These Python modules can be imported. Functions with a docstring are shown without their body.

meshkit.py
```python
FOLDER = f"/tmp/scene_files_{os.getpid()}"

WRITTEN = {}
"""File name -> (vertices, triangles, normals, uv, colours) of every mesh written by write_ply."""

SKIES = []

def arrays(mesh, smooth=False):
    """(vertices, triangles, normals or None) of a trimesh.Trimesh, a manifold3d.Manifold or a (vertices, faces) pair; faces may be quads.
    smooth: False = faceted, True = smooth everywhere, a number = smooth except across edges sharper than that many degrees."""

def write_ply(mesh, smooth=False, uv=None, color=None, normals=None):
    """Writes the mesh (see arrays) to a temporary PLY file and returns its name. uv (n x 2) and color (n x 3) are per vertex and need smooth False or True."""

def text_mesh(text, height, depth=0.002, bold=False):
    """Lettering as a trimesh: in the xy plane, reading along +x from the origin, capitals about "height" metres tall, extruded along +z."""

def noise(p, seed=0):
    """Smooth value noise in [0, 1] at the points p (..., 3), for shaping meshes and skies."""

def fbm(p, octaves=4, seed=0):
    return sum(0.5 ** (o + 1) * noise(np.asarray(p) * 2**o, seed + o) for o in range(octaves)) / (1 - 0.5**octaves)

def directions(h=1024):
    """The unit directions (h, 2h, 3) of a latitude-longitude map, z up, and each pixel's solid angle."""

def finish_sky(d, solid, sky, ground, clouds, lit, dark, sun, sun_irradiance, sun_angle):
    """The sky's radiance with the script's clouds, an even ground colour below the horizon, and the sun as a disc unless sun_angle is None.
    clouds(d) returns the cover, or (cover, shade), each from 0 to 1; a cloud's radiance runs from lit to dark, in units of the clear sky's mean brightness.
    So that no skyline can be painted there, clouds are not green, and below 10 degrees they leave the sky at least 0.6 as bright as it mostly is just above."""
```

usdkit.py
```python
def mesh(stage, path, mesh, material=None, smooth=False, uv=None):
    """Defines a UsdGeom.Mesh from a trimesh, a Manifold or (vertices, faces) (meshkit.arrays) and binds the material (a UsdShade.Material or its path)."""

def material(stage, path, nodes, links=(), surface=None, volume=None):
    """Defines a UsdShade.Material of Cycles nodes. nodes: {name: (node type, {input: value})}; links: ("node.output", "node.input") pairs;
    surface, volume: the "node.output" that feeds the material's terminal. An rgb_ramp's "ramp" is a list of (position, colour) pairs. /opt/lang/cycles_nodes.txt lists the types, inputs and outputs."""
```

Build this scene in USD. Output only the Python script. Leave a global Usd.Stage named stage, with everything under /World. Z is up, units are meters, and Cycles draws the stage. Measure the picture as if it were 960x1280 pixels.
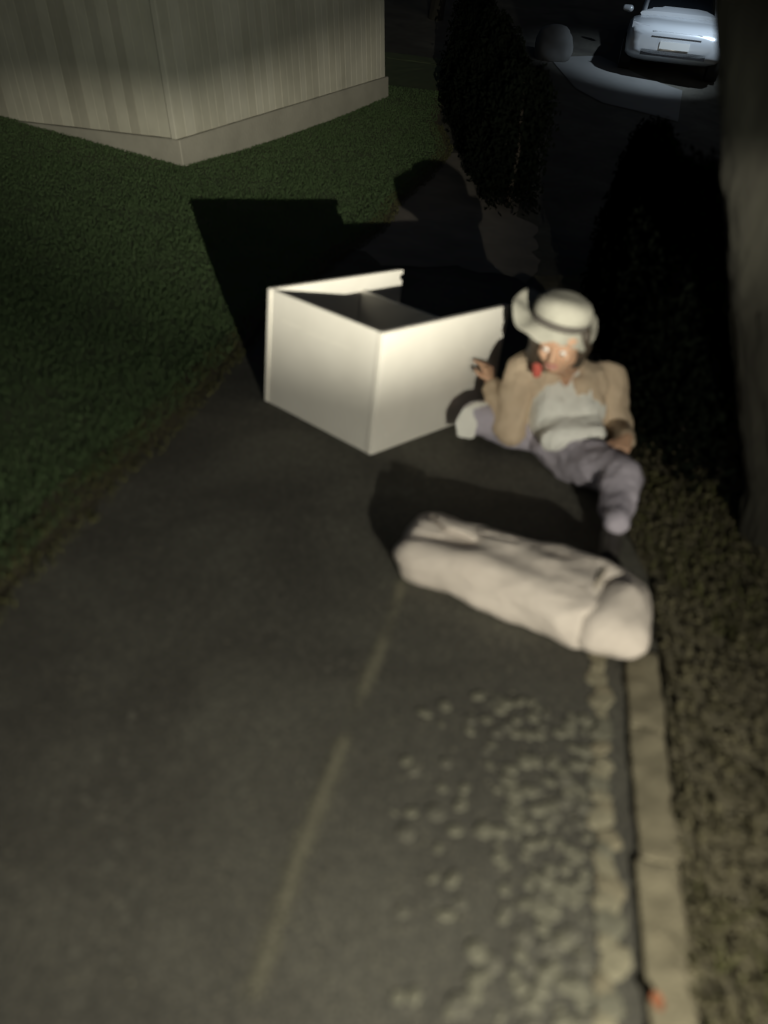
import math, random
import numpy as np, trimesh, manifold3d as m3
from shapely.geometry import Polygon, Point
from pxr import Usd, UsdGeom, UsdLux, UsdShade, Gf, Sdf
import usdkit, meshkit
random.seed(7); RNG = np.random.default_rng(7)
stage = Usd.Stage.CreateInMemory()
UsdGeom.SetStageUpAxis(stage, 'Z'); UsdGeom.SetStageMetersPerUnit(stage, 1.0)
UsdGeom.Xform.Define(stage, '/World'); UsdGeom.Scope.Define(stage, '/World/Looks')

# ------------------------------------------------------------------ camera
F_PX, PITCH, ROLL, EYE = 974.0, math.radians(30.1), math.radians(7.1), 1.6
fw = np.array([0, math.cos(PITCH), -math.sin(PITCH)]); up0 = np.array([0, math.sin(PITCH), math.cos(PITCH)]); rt0 = np.array([1, 0, 0.])
rt = math.cos(ROLL) * rt0 + math.sin(ROLL) * up0; up = -math.sin(ROLL) * rt0 + math.cos(ROLL) * up0
cam = UsdGeom.Camera.Define(stage, '/World/camera')
cam.AddTransformOp().Set(Gf.Matrix4d(*rt, 0, *up, 0, *(-fw), 0, 0, 0, EYE, 1))
cam.CreateFocalLengthAttr(26.0); cam.CreateHorizontalApertureAttr(26.0 * 960 / F_PX); cam.CreateVerticalApertureAttr(26.0 * 1280 / F_PX)
cam.CreateFStopAttr(0.9); cam.CreateFocusDistanceAttr(30.0)
cam.CreateClippingRangeAttr(Gf.Vec2f(0.05, 500)); cam.CreateExposureAttr(0.12)

# ------------------------------------------------------------------ sky (night: almost nothing left of it)
usdkit.material(stage, '/World/Looks/night_sky', {'s': ('sky_texture', {'sky_type': 'single_scattering', 'sun_disc': False, 'sun_elevation': math.radians(25.0), 'sun_rotation': 2.6}),
    'b': ('background_shader', {'strength': 0.005})}, [('s.color', 'b.color')], surface='b.background')
dome = UsdLux.DomeLight.Define(stage, '/World/sky'); dome.CreateIntensityAttr(1.0)
UsdShade.MaterialBindingAPI.Apply(dome.GetPrim()).Bind(UsdShade.Material.Get(stage, '/World/Looks/night_sky'))
dome.GetPrim().SetCustomDataByKey('kind', 'structure')

# ------------------------------------------------------------------ the dipped headlamp behind the camera that lights the place
LAMP = np.array([0.95, -0.65, 0.98]); LAMP_AZ, LAMP_EL = -17.5, 4.2
LAMP_R = 0.012
def direction(az, el):
    a, e = math.radians(az), math.radians(el)
    return np.array([math.sin(a) * math.cos(e), math.cos(a) * math.cos(e), math.sin(e)])
def look_matrix(pos, d, sx=1.0):
    z = -np.asarray(d) / np.linalg.norm(d); x = np.cross([0, 0, 1.], z); x /= np.linalg.norm(x); y = np.cross(z, x)
    return Gf.Matrix4d(*(x * sx), 0, *y, 0, *z, 0, *map(float, pos), 1)
def beam(name, az, el, half, soft, intensity, sx=1.0):
    l = UsdLux.SphereLight.Define(stage, '/World/' + name)
    l.AddTransformOp().Set(look_matrix(LAMP, direction(az, el), sx))
    l.CreateRadiusAttr(LAMP_R); l.CreateIntensityAttr(intensity); l.CreateNormalizeAttr(True); l.CreateColorAttr(Gf.Vec3f(1.0, 0.955, 0.79))
    sh = UsdLux.ShapingAPI.Apply(l.GetPrim()); sh.CreateShapingConeAngleAttr(half); sh.CreateShapingConeSoftnessAttr(soft)
beam('headlamp_light', LAMP_AZ, LAMP_EL, 15.5, 1.0, 575.0, 1.65)
beam('added_flood_light', -25.0, -11.0, 50.0, 0.9, 100.0, 1.0)  # wide flood added at the lamp position to brighten the foreground
# the lamp over the far car
far_lamp = UsdLux.SphereLight.Define(stage, '/World/porch_lamp_light')
far_lamp.AddTransformOp().Set(look_matrix((4.9, 14.6, 4.55), np.array([4.05, 16.2, 2.65]) - np.array([4.9, 14.6, 4.55]))); far_lamp.CreateRadiusAttr(0.05); far_lamp.CreateNormalizeAttr(True)
far_lamp.CreateIntensityAttr(125.0); far_lamp.CreateColorAttr(Gf.Vec3f(0.72, 0.86, 1.0))
sh = UsdLux.ShapingAPI.Apply(far_lamp.GetPrim()); sh.CreateShapingConeAngleAttr(27.0); sh.CreateShapingConeSoftnessAttr(1.0)

# ------------------------------------------------------------------ helpers
USED = {}
def path_for(name, parent=None):
    base = (str(parent.GetPath()) if parent is not None else '/World') + '/' + name
    n = USED.get(base, 0); USED[base] = n + 1
    return base if n == 0 else '%s_%03d' % (base, n)
def tag(p, label=None, category=None, group=None, kind=None):
    p = p.GetPrim() if hasattr(p, 'GetPrim') else p
    for k, v in (('label', label), ('category', category), ('group', group), ('kind', kind)):
        if v: p.SetCustomDataByKey(k, v)
    return p
def obj(name, mesh, material, parent=None, smooth=False, **kw):
    m = usdkit.mesh(stage, path_for(name, parent), mesh, '/World/Looks/' + material, smooth=smooth)
    return tag(m.GetPrim(), **kw)
def thing(name, label, category, group=None, loc=None, rz=0, kind=None):
    x = UsdGeom.Xform.Define(stage, path_for(name))
    if loc is not None:
        x.AddTranslateOp().Set(Gf.Vec3d(*map(float, loc))); x.AddRotateZOp().Set(float(rz))
    return tag(x.GetPrim(), label, category, group, kind)
def copy_of(src, name, loc, rz, scale=1.0, **kw):
    x = UsdGeom.Xform.Define(stage, path_for(name))
    x.GetPrim().GetReferences().AddInternalReference(src); x.GetPrim().SetInstanceable(True)
    x.ClearXformOpOrder()
    x.AddTransformOp().Set(Gf.Matrix4d().SetScale(scale) * Gf.Matrix4d().SetRotate(Gf.Rotation(Gf.Vec3d(0, 0, 1), rz)) * Gf.Matrix4d().SetTranslate(Gf.Vec3d(*map(float, loc))))
    return tag(x.GetPrim(), **kw)
def cat(parts): return trimesh.util.concatenate(parts)
def rot(axis, deg, about=(0, 0, 0)): return trimesh.transformations.rotation_matrix(math.radians(deg), axis, about)
def frame_box(o, ex, ey, ez, x0, x1, y0, y1, z0, z1, bevel=0.0):
    """A box in the frame (o; ex, ey, ez), its edges chamfered."""
    c = np.array([[x, y, z] for x in (x0, x1) for y in (y0, y1) for z in (z0, z1)], float)
    if bevel:
        mid = c.mean(0); b = np.array([bevel] * 3); sg = np.sign(c - mid)
        pts = []
        for k in range(3):
            q = c - sg * b; q[:, k] += sg[:, k] * bevel; pts.append(q)
        c = np.vstack(pts)
    w = np.asarray(o) + c @ np.array([ex, ey, ez])
    return trimesh.convex.convex_hull(w)
def ball(p, r, n=1):
    s = trimesh.creation.icosphere(n, r); s.apply_translation(p); return s
def man(mesh): return m3.Manifold(m3.Mesh(np.asarray(mesh.vertices, np.float32), np.asarray(mesh.faces, np.uint32)))
def tri(m):
    k = m.to_mesh(); return trimesh.Trimesh(k.vert_properties[:, :3], k.tri_verts, process=True)
def hull(*balls):
    pts = np.vstack([ball(p, r, 2).vertices for p, r in balls])
    return m3.Manifold.hull_points(pts.astype(np.float32))
def union(ms): return m3.Manifold.batch_boolean(ms, m3.OpType.Add)
def chain(joints):
    return union([hull(a, b) for a, b in zip(joints[:-1], joints[1:])])
def organic(m, length, it=12, wrinkle=0.0, scale=14.0, seed=0, stretch=(1, 1, 1)):
    t = tri(m.refine_to_length(length))
    v0 = np.array(t.vertices); trimesh.smoothing.filter_taubin(t, lamb=0.5, nu=0.53, iterations=it)
    v1 = np.array(t.vertices); bad = ~(np.linalg.norm(v1 - v0, axis=1) < 2.0 * length); v1[bad] = v0[bad]; t.vertices = v1
    if wrinkle:
        n = meshkit.fbm(np.asarray(t.vertices) * np.array(stretch) * scale, 4, seed) - 0.5
        r = 1 - np.abs(meshkit.noise(np.asarray(t.vertices) * np.array(stretch) * scale * 0.7, seed + 9) * 2 - 1)
        t.vertices = t.vertices + t.vertex_normals * (wrinkle * (1.6 * n + 0.8 * (r - 0.5)))[:, None]
    return t
def ramp2(a, b): return [(0.25, a), (0.75, b)]
def mat(name, a, b=None, scale=6.0, rough=0.6, bump=0.0, bump_scale=60.0, detail=6, spec=0.4, stretch=(1, 1, 1), extra=None):
    """Two tones mixed by noise in space, with fine relief."""
    b = b or tuple(0.75 * x for x in a)
    nodes = {'g': ('geometry', {}), 'm': ('mapping', {'scale': stretch}), 'n': ('noise_texture', {'scale': scale, 'detail': detail, 'roughness': 0.6}), 'r': ('rgb_ramp', {'ramp': ramp2(a, b)}),
             'p': ('principled_bsdf', {'roughness': rough, 'specular_ior_level': spec})}
    links = [('g.position', 'm.vector'), ('m.vector', 'n.vector'), ('n.fac', 'r.fac'), ('r.color', 'p.base_color')]
    if bump:
        nodes['bn'] = ('noise_texture', {'scale': bump_scale, 'detail': 4}); nodes['b'] = ('bump', {'strength': 1.0, 'distance': bump})
        links += [('m.vector', 'bn.vector'), ('bn.fac', 'b.height'), ('b.normal', 'p.normal')]
    if extra: nodes['p'][1].update(extra)
    return usdkit.material(stage, '/World/Looks/' + name, nodes, links, surface='p.BSDF')

def T(x, y):
    """Height of the land: level at the camera, rising up the drive."""
    y = np.asarray(y, float)
    y1 = np.minimum(y, 15.5)
    z = 0.012 * np.maximum(0, y1 - 4.2) ** 2
    return z + 0.271 * np.clip(y - 15.5, 0, 5.5) + 0.24 * np.clip(y - 21, 0, 22)

# ------------------------------------------------------------------ materials
def asphalt():
    N = {'g': ('geometry', {}), 'big': ('noise_texture', {'scale': 1.3, 'detail': 7, 'roughness': 0.65, 'distortion': 0.6}), 'agg': ('voronoi_texture', {'scale': 190.0}), 'fine': ('noise_texture', {'scale': 420.0, 'detail': 3}),
         'r1': ('rgb_ramp', {'ramp': [(0.3, (0.058, 0.055, 0.048)), (0.5, (0.088, 0.085, 0.072)), (0.7, (0.125, 0.122, 0.102))]}),
         'r2': ('rgb_ramp', {'ramp': [(0.0, (0.55, 0.55, 0.55)), (0.6, (1.0, 1.0, 1.0)), (0.9, (1.6, 1.55, 1.45))]}),
         'mx': ('mix', {'mix_type': 'multiply', 'fac': 1.0}),
         'spot': ('voronoi_texture', {'scale': 26.0}), 'r3': ('rgb_ramp', {'ramp': [(0.0, (1, 1, 1)), (0.16, (0.8, 0.8, 0.8)), (0.3, (0, 0, 0))]}),
         'patch': ('noise_texture', {'scale': 2.6, 'detail': 3}), 'r4': ('rgb_ramp', {'ramp': [(0.46, (0, 0, 0)), (0.66, (0.9, 0.9, 0.9))]}), 'mm': ('mix', {'mix_type': 'multiply', 'fac': 1.0}),
         'mx2': ('mix', {'mix_type': 'mix', 'color2': (0.17, 0.165, 0.135)}), 'bw': ('rgb_to_bw', {}),
         'b': ('bump', {'strength': 0.6, 'distance': 0.0018}), 'p': ('principled_bsdf', {'roughness': 0.85, 'specular_ior_level': 0.3})}
    L = [('g.position', k + '.vector') for k in ('big', 'agg', 'fine', 'spot', 'patch')] + [('big.fac', 'r1.fac'), ('agg.color', 'bw.color'), ('bw.val', 'r2.fac'), ('r1.color', 'mx.color1'), ('r2.color', 'mx.color2'),
        ('spot.distance', 'r3.fac'), ('patch.fac', 'r4.fac'), ('r3.color', 'mm.color1'), ('r4.color', 'mm.color2'), ('mx.color', 'mx2.color1'), ('mm.color', 'mx2.fac'),
        ('agg.distance', 'b.height'), ('b.normal', 'p.normal'), ('mx2.color', 'p.base_color')]
    usdkit.material(stage, '/World/Looks/asphalt', N, L, surface='p.BSDF')
asphalt()
mat('soil', (0.10, 0.09, 0.06), (0.17, 0.15, 0.095), 9, 0.95, 0.01, 60)
mat('lawn_soil', (0.075, 0.105, 0.05), (0.105, 0.125, 0.066), 5, 0.95, 0.006, 80)
mat('edge_soil', (0.11, 0.095, 0.06), (0.07, 0.062, 0.038), 20, 0.95, 0.008, 90)
mat('worn', (0.27, 0.235, 0.20), (0.15, 0.135, 0.115), 2.2, 0.9, 0.002, 60)  # paler asphalt tone, paints lamplight into the stretch beyond the cabinet
mat('slab', (0.15, 0.155, 0.15), (0.19, 0.19, 0.185), 2, 0.8, 0.002, 60)
mat('plinth', (0.44, 0.42, 0.35), (0.34, 0.325, 0.27), 3, 0.85, 0.004, 40)
def wood(name, a, b):
    mat(name, tuple(0.95 * x for x in a), tuple(1.1 * x for x in b), 1.25, 0.85, 0.0012, 24, stretch=(1.3, 1.3, 0.9), spec=0.2, detail=8)
wood('board_a', (0.46, 0.445, 0.36), (0.58, 0.56, 0.46)); wood('board_b', (0.38, 0.365, 0.295), (0.52, 0.50, 0.41)); wood('board_c', (0.50, 0.485, 0.40), (0.62, 0.60, 0.50)); wood('board_d', (0.36, 0.345, 0.275), (0.48, 0.46, 0.375))
mat('shed_back', (0.05, 0.045, 0.035), None, 3, 0.9)
mat('melamine', (0.77, 0.745, 0.685), (0.66, 0.635, 0.58), 3.0, 0.42, 0.0005, 25, detail=9)
mat('melamine_edge', (0.84, 0.81, 0.74), (0.78, 0.75, 0.68), 5, 0.45)
mat('chipboard', (0.16, 0.12, 0.08), (0.24, 0.19, 0.12), 90, 0.9)
mat('dark_metal', (0.05, 0.05, 0.05), None, 10, 0.4, extra={'metallic': 0.8})
mat('bag_cloth', (0.70, 0.63, 0.565), (0.58, 0.515, 0.46), 5, 0.9, 0.0025, 130, spec=0.15)
mat('bag_lining', (0.50, 0.44, 0.36), (0.40, 0.35, 0.28), 8, 0.95)
mat('kerb', (0.27, 0.24, 0.165), (0.17, 0.15, 0.10), 9, 0.9, 0.003, 90)
mat('sett_pale', (0.30, 0.275, 0.195), (0.19, 0.175, 0.12), 22, 0.9, 0.003, 120)
mat('grit', (0.20, 0.19, 0.14), (0.14, 0.13, 0.095), 60, 0.9)
mat('stone_pale', (0.19, 0.185, 0.14), (0.12, 0.115, 0.085), 40, 0.85, 0.001, 200)
mat('stone_grey', (0.15, 0.145, 0.115), (0.10, 0.095, 0.075), 40, 0.85, 0.001, 200)
mat('orange_leaf', (0.36, 0.13, 0.06), (0.27, 0.10, 0.05), 40, 0.7)
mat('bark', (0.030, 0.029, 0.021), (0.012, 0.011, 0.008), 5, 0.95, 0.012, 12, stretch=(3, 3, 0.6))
mat('twig', (0.05, 0.04, 0.03), None, 8, 0.9)
mat('skin', (0.52, 0.33, 0.22), (0.44, 0.26, 0.17), 12, 0.55, extra={'subsurface_weight': 0.1, 'subsurface_radius': (0.012, 0.005, 0.003)})
mat('red_skin', (0.62, 0.19, 0.13), (0.52, 0.16, 0.11), 14, 0.55)
mat('lips', (0.45, 0.16, 0.13), None, 12, 0.5)
mat('eye_white', (0.75, 0.73, 0.70), (0.7, 0.68, 0.65), 5, 0.25)
mat('eye_dark', (0.03, 0.02, 0.015), None, 5, 0.2)
mat('hair_dark', (0.035, 0.026, 0.02), (0.06, 0.045, 0.03), 40, 0.5, 0.002, 90, stretch=(3, 3, 0.5))
mat('jacket', (0.62, 0.50, 0.37), (0.52, 0.40, 0.285), 9, 0.9, 0.0015, 180, spec=0.15)
mat('shirt', (0.82, 0.815, 0.77), (0.70, 0.695, 0.65), 7, 0.9, 0.001, 200, spec=0.15)
mat('trousers', (0.47, 0.435, 0.50), (0.37, 0.34, 0.40), 8, 0.9, 0.0015, 180, spec=0.15)
mat('hat', (0.40, 0.39, 0.335), (0.29, 0.28, 0.24), 14, 0.95, 0.002, 160, spec=0.1)
mat('hat_band', (0.10, 0.09, 0.08), None, 14, 0.9)
mat('scarf', (0.55, 0.12, 0.09), (0.42, 0.09, 0.07), 12, 0.9, 0.001, 150)
mat('shoe', (0.035, 0.03, 0.028), (0.055, 0.05, 0.045), 14, 0.6)
mat('car_paint', (0.62, 0.65, 0.68), (0.60, 0.63, 0.66), 2, 0.3, extra={'metallic': 0.25, 'coat_weight': 0.6, 'coat_roughness': 0.08})
mat('car_trim', (0.02, 0.02, 0.022), None, 10, 0.5)
mat('tyre', (0.02, 0.02, 0.02), None, 30, 0.9)
mat('car_glass', (0.01, 0.012, 0.014), None, 1, 0.05, spec=0.6)
mat('head_lens', (0.55, 0.57, 0.6), None, 3, 0.1, extra={'coat_weight': 0.5})
mat('plate', (0.75, 0.75, 0.72), (0.72, 0.72, 0.69), 3, 0.5)
mat('housing', (0.06, 0.06, 0.065), None, 12, 0.6)
usdkit.material(stage, '/World/Looks/part_clear_plate', {'t': ('transparent_bsdf', {'color': (0.5, 0.52, 0.52)}), 'd': ('glossy_bsdf', {'color': (0.05, 0.05, 0.05), 'roughness': 0.3}), 'm': ('mix_closure', {'fac': 0.05})}, [('t.BSDF', 'm.closure1'), ('d.BSDF', 'm.closure2')], surface='m.closure')  # part-clear, so the plate added before the lamp only dims the upper beam
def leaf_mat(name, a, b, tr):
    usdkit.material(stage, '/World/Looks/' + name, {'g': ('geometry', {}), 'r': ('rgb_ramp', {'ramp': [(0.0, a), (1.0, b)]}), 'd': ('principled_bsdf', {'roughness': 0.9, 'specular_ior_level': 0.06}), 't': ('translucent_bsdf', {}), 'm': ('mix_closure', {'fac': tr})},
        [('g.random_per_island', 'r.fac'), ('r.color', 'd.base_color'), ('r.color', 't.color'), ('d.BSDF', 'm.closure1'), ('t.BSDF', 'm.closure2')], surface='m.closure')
leaf_mat('grass_blade', (0.125, 0.19, 0.088), (0.15, 0.215, 0.105), 0.4)
leaf_mat('dry_grass', (0.10, 0.10, 0.045), (0.17, 0.15, 0.08), 0.2)
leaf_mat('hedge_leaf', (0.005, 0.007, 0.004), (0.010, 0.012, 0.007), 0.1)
leaf_mat('bush_leaf', (0.10, 0.115, 0.085), (0.16, 0.175, 0.13), 0.2)
leaf_mat('tree_leaf', (0.02, 0.03, 0.013), (0.04, 0.05, 0.02), 0.2)
leaf_mat('litter', (0.10, 0.09, 0.055), (0.22, 0.20, 0.12), 0.05)

# ------------------------------------------------------------------ ground
def sheet(poly, step, lift, rough=0.0, seed=0, rise=None):
    """A sheet over the land inside the polygon: a fine grid clipped at its outline."""
    x0, y0, x1, y1 = poly.bounds
    tris = []
    t = trimesh.creation.triangulate_polygon(poly.segmentize(step), engine='earcut')
    v, f = np.array(t[0]), np.array(t[1])
    v3, f3 = trimesh.remesh.subdivide_to_size(np.column_stack([v, np.zeros(len(v))]), f, step, max_iter=12)
    z = T(v3[:, 0], v3[:, 1]) + lift
    if rough: z = z + rough * (meshkit.fbm(np.column_stack([v3[:, :2] * 5, np.zeros(len(v3))]), 4, seed) - 0.5)
    if rise is not None: z = z + rise(v3[:, 0], v3[:, 1])
    return trimesh.Trimesh(np.column_stack([v3[:, :2], z]), f3, process=False)
gx, gy = np.meshgrid(np.concatenate([np.linspace(-60, -8, 14), np.linspace(-7, 9, 65), np.linspace(12, 60, 13)]), np.concatenate([np.linspace(-30, -4, 14), np.linspace(-3, 26, 117), np.linspace(28, 70, 14)]), indexing='ij')
V = np.column_stack([gx.ravel(), gy.ravel(), T(gx, gy).ravel()])
ni, nj = gx.shape; idx = np.arange(ni * nj).reshape(ni, nj)
quads = np.stack([idx[:-1, :-1], idx[1:, :-1], idx[1:, 1:], idx[:-1, 1:]], -1).reshape(-1, 4)
obj('driveway', (V, quads), 'asphalt', smooth=True, kind='structure', label='dark asphalt driveway with worn grey patches')

EDGE = [(-1.32, -2.0), (-1.26, 0.8), (-1.20, 1.98), (-1.14, 2.65), (-1.04, 3.65), (-1.02, 4.43), (-0.97, 5.2), (-0.74, 6.6), (-0.42, 7.78), (-0.30, 8.85), (-0.12, 9.6), (0.10, 10.6), (0.22, 11.4), (0.05, 12.6), (0.2, 16.0)]
er = random.Random(3)
edge = []
for (a, b) in zip(EDGE[:-1], EDGE[1:]):
    n = max(2, int(math.dist(a, b) / 0.12))
    for k in range(n):
        t = k / n; edge.append((a[0] + (b[0] - a[0]) * t + er.uniform(-.018, .018), a[1] + (b[1] - a[1]) * t))
lawn_poly = Polygon(edge + [(0.2, 16.0), (-12, 16.0), (-12, -2.0)])
obj('lawn_soil', sheet(lawn_poly, 0.35, 0.012, 0.02, 4), 'lawn_soil', smooth=True, kind='structure', label='soil under the lawn')
strip = Polygon([(x + 0.035 + 0.03 * er.random(), y) for x, y in edge] + [(x - 0.10 - 0.05 * er.random(), y) for x, y in edge[::-1]])
if not strip.is_valid: strip = strip.buffer(0)
strip = max(getattr(strip, 'geoms', [strip]), key=lambda g: g.area)
obj('lawn_edge_soil', sheet(strip, 0.2, 0.018, 0.012, 5), 'edge_soil', smooth=True, kind='structure', label='dry bare edge between the lawn and the driveway')
VERGE = [(0.56, -1.0), (0.68, 0.5), (0.765, 1.0), (0.955, 2.0), (1.03, 2.5), (1.0, 3.0), (1.1, 4.0), (1.15, 5.2), (1.05, 7.0), (6, 9), (6, -1.0)]
verge_poly = Polygon(VERGE)
obj('verge', sheet(verge_poly, 0.12, 0.012, 0.035, 8), 'soil', smooth=True, kind='structure', label='earthy verge with leaf litter beside the driveway')
slab_poly = Polygon([(2.0, 16.9), (2.35, 15.3), (2.75, 14.7), (3.3, 14.5), (3.9, 14.2), (4.3, 15.9), (3.7, 16.4), (3.0, 17.4)])
obj('pale_apron', sheet(slab_poly, 0.4, 0.012), 'slab', smooth=True, kind='structure', label='pale concrete apron in front of the far car')

lit_patch_poly = Polygon([(-0.62, 7.1), (-0.2, 6.75), (0.35, 7.0), (1.0, 6.8), (1.2, 8.0), (1.1, 9.4), (0.9, 10.6), (0.75, 11.5), (0.2, 11.2), (0.02, 10.4), (-0.16, 9.55), (-0.32, 8.85), (-0.44, 7.8)])  # outline of the lit ground between two shadows, painted as a paler sheet
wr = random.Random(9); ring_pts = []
for q in np.array(lit_patch_poly.segmentize(0.16).exterior.coords)[:-1]: ring_pts.append((q[0] + wr.gauss(0, .035) - .05 * math.sin(5 * q[1]), q[1] + wr.gauss(0, .05)))
lit_patch_poly = Polygon(ring_pts).buffer(0)
obj('painted_light_section', sheet(lit_patch_poly, 0.3, 0.006), 'worn', smooth=True, kind='structure', label='lit stretch of the driveway beyond the cabinet with light painted in as paler colour')

# grass
def blades(pts, z, h, w, lean, rng):
    n = len(pts); a = rng.uniform(0, 2 * math.pi, n); la = rng.uniform(0, 2 * math.pi, n); l = rng.uniform(0.1, 1.0, n) * lean * h
    ax = np.stack([np.cos(a), np.sin(a), 0 * a], 1) * w[:, None] * 0.5
    base = np.column_stack([pts, z]); tip = base + np.column_stack([np.cos(la) * l, np.sin(la) * l, h])
    mid = base + 0.55 * (tip - base) + np.column_stack([0 * h, 0 * h, 0.12 * h])
    v = np.stack([base - ax, base + ax, mid + 0.8 * ax, mid - 0.8 * ax, tip], 1).reshape(-1, 3)
    i = np.arange(n)[:, None] * 5
    f = np.concatenate([i + [0, 1, 2], i + [0, 2, 3], i + [3, 2, 4]])
    return trimesh.Trimesh(v, f, process=False)
def grass_points(n, poly, box, rng, power=1.0):
    import shapely
    x0, y0, x1, y1 = box
    p = np.column_stack([rng.uniform(x0, x1, n), y0 + (y1 - y0) * rng.random(n) ** power])
    return p[shapely.contains_xy(poly, p[:, 0], p[:, 1])]
g = grass_points(300000, lawn_poly, (-6.5, 1.2, 0.3, 14.2), RNG, 1.35)
half = g[:, 0] > -0.58 * (g[:, 1] + 1.2) - 0.4
g = g[half]
hh = 0.013 + 0.016 * meshkit.noise(np.column_stack([g * 3.0, 0 * g[:, :1]]), 3) + RNG.uniform(0, 0.010, len(g))
obj('lawn_grass', blades(g, T(g[:, 0], g[:, 1]) + 0.008, hh, 0.0032 + 0.0006 * g[:, 1], 1.1, RNG), 'grass_blade', kind='stuff', label='short green lawn grass beside the driveway', category='grass')
ring = lawn_poly.boundary.buffer(0.10)
g2 = grass_points(60000, ring, (-1.5, 1.0, 0.4, 12.5), RNG)
obj('dry_edge_grass', blades(g2, T(g2[:, 0], g2[:, 1]) + 0.012, RNG.uniform(0.012, 0.032, len(g2)), np.full(len(g2), 0.006), 1.3, RNG), 'dry_grass', kind='stuff', label='dry straw-coloured grass along the lawn edge', category='grass')
# leaf litter on the verge
def leaf_quads(c, size, rng, flat=0.35, normals=None):
    n = len(c); a = rng.uniform(0, 2 * math.pi, n)
    if normals is None: nz = np.column_stack([rng.normal(0, flat, n), rng.normal(0, flat, n), np.ones(n)])
    else: nz = normals
    nz = nz / np.linalg.norm(nz, axis=1, keepdims=True)
    ref = np.column_stack([np.cos(a), np.sin(a), rng.normal(0, .4, n)]); u = np.cross(nz, ref); u /= np.linalg.norm(u, axis=1, keepdims=True); w = np.cross(nz, u)
    s = size[:, None]
    v = np.stack([c - u * s, c - u * s * .1 + w * s * .45 + nz * s * .1, c + u * s, c - u * s * .1 - w * s * .45 + nz * s * .1], 1).reshape(-1, 3)
    i = np.arange(n)[:, None] * 4
    return trimesh.Trimesh(v, np.concatenate([i + [0, 1, 2], i + [0, 2, 3]]), process=False)
g3 = grass_points(16000, verge_poly, (0.6, 0.4, 2.4, 4.4), RNG)
obj('leaf_litter', leaf_quads(np.column_stack([g3, T(g3[:, 0], g3[:, 1]) + 0.02 + RNG.uniform(0, .02, len(g3))]), RNG.uniform(0.008, 0.022, len(g3)), RNG, 0.5), 'litter', kind='stuff', label='brown leaf litter covering the verge', category='leaf litter')
g4 = grass_points(9000, verge_poly, (0.6, 0.4, 2.4, 4.0), RNG)
g4 = g4[meshkit.noise(np.column_stack([g4 * 2.2, 0 * g4[:, :1]]), 12) > 0.5]
obj('verge_weeds', blades(g4, T(g4[:, 0], g4[:, 1]) + 0.01, RNG.uniform(0.02, 0.06, len(g4)), np.full(len(g4), 0.006), 1.2, RNG), 'dry_grass', kind='stuff', label='thin dry weeds growing through the verge', category='weeds')

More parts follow.
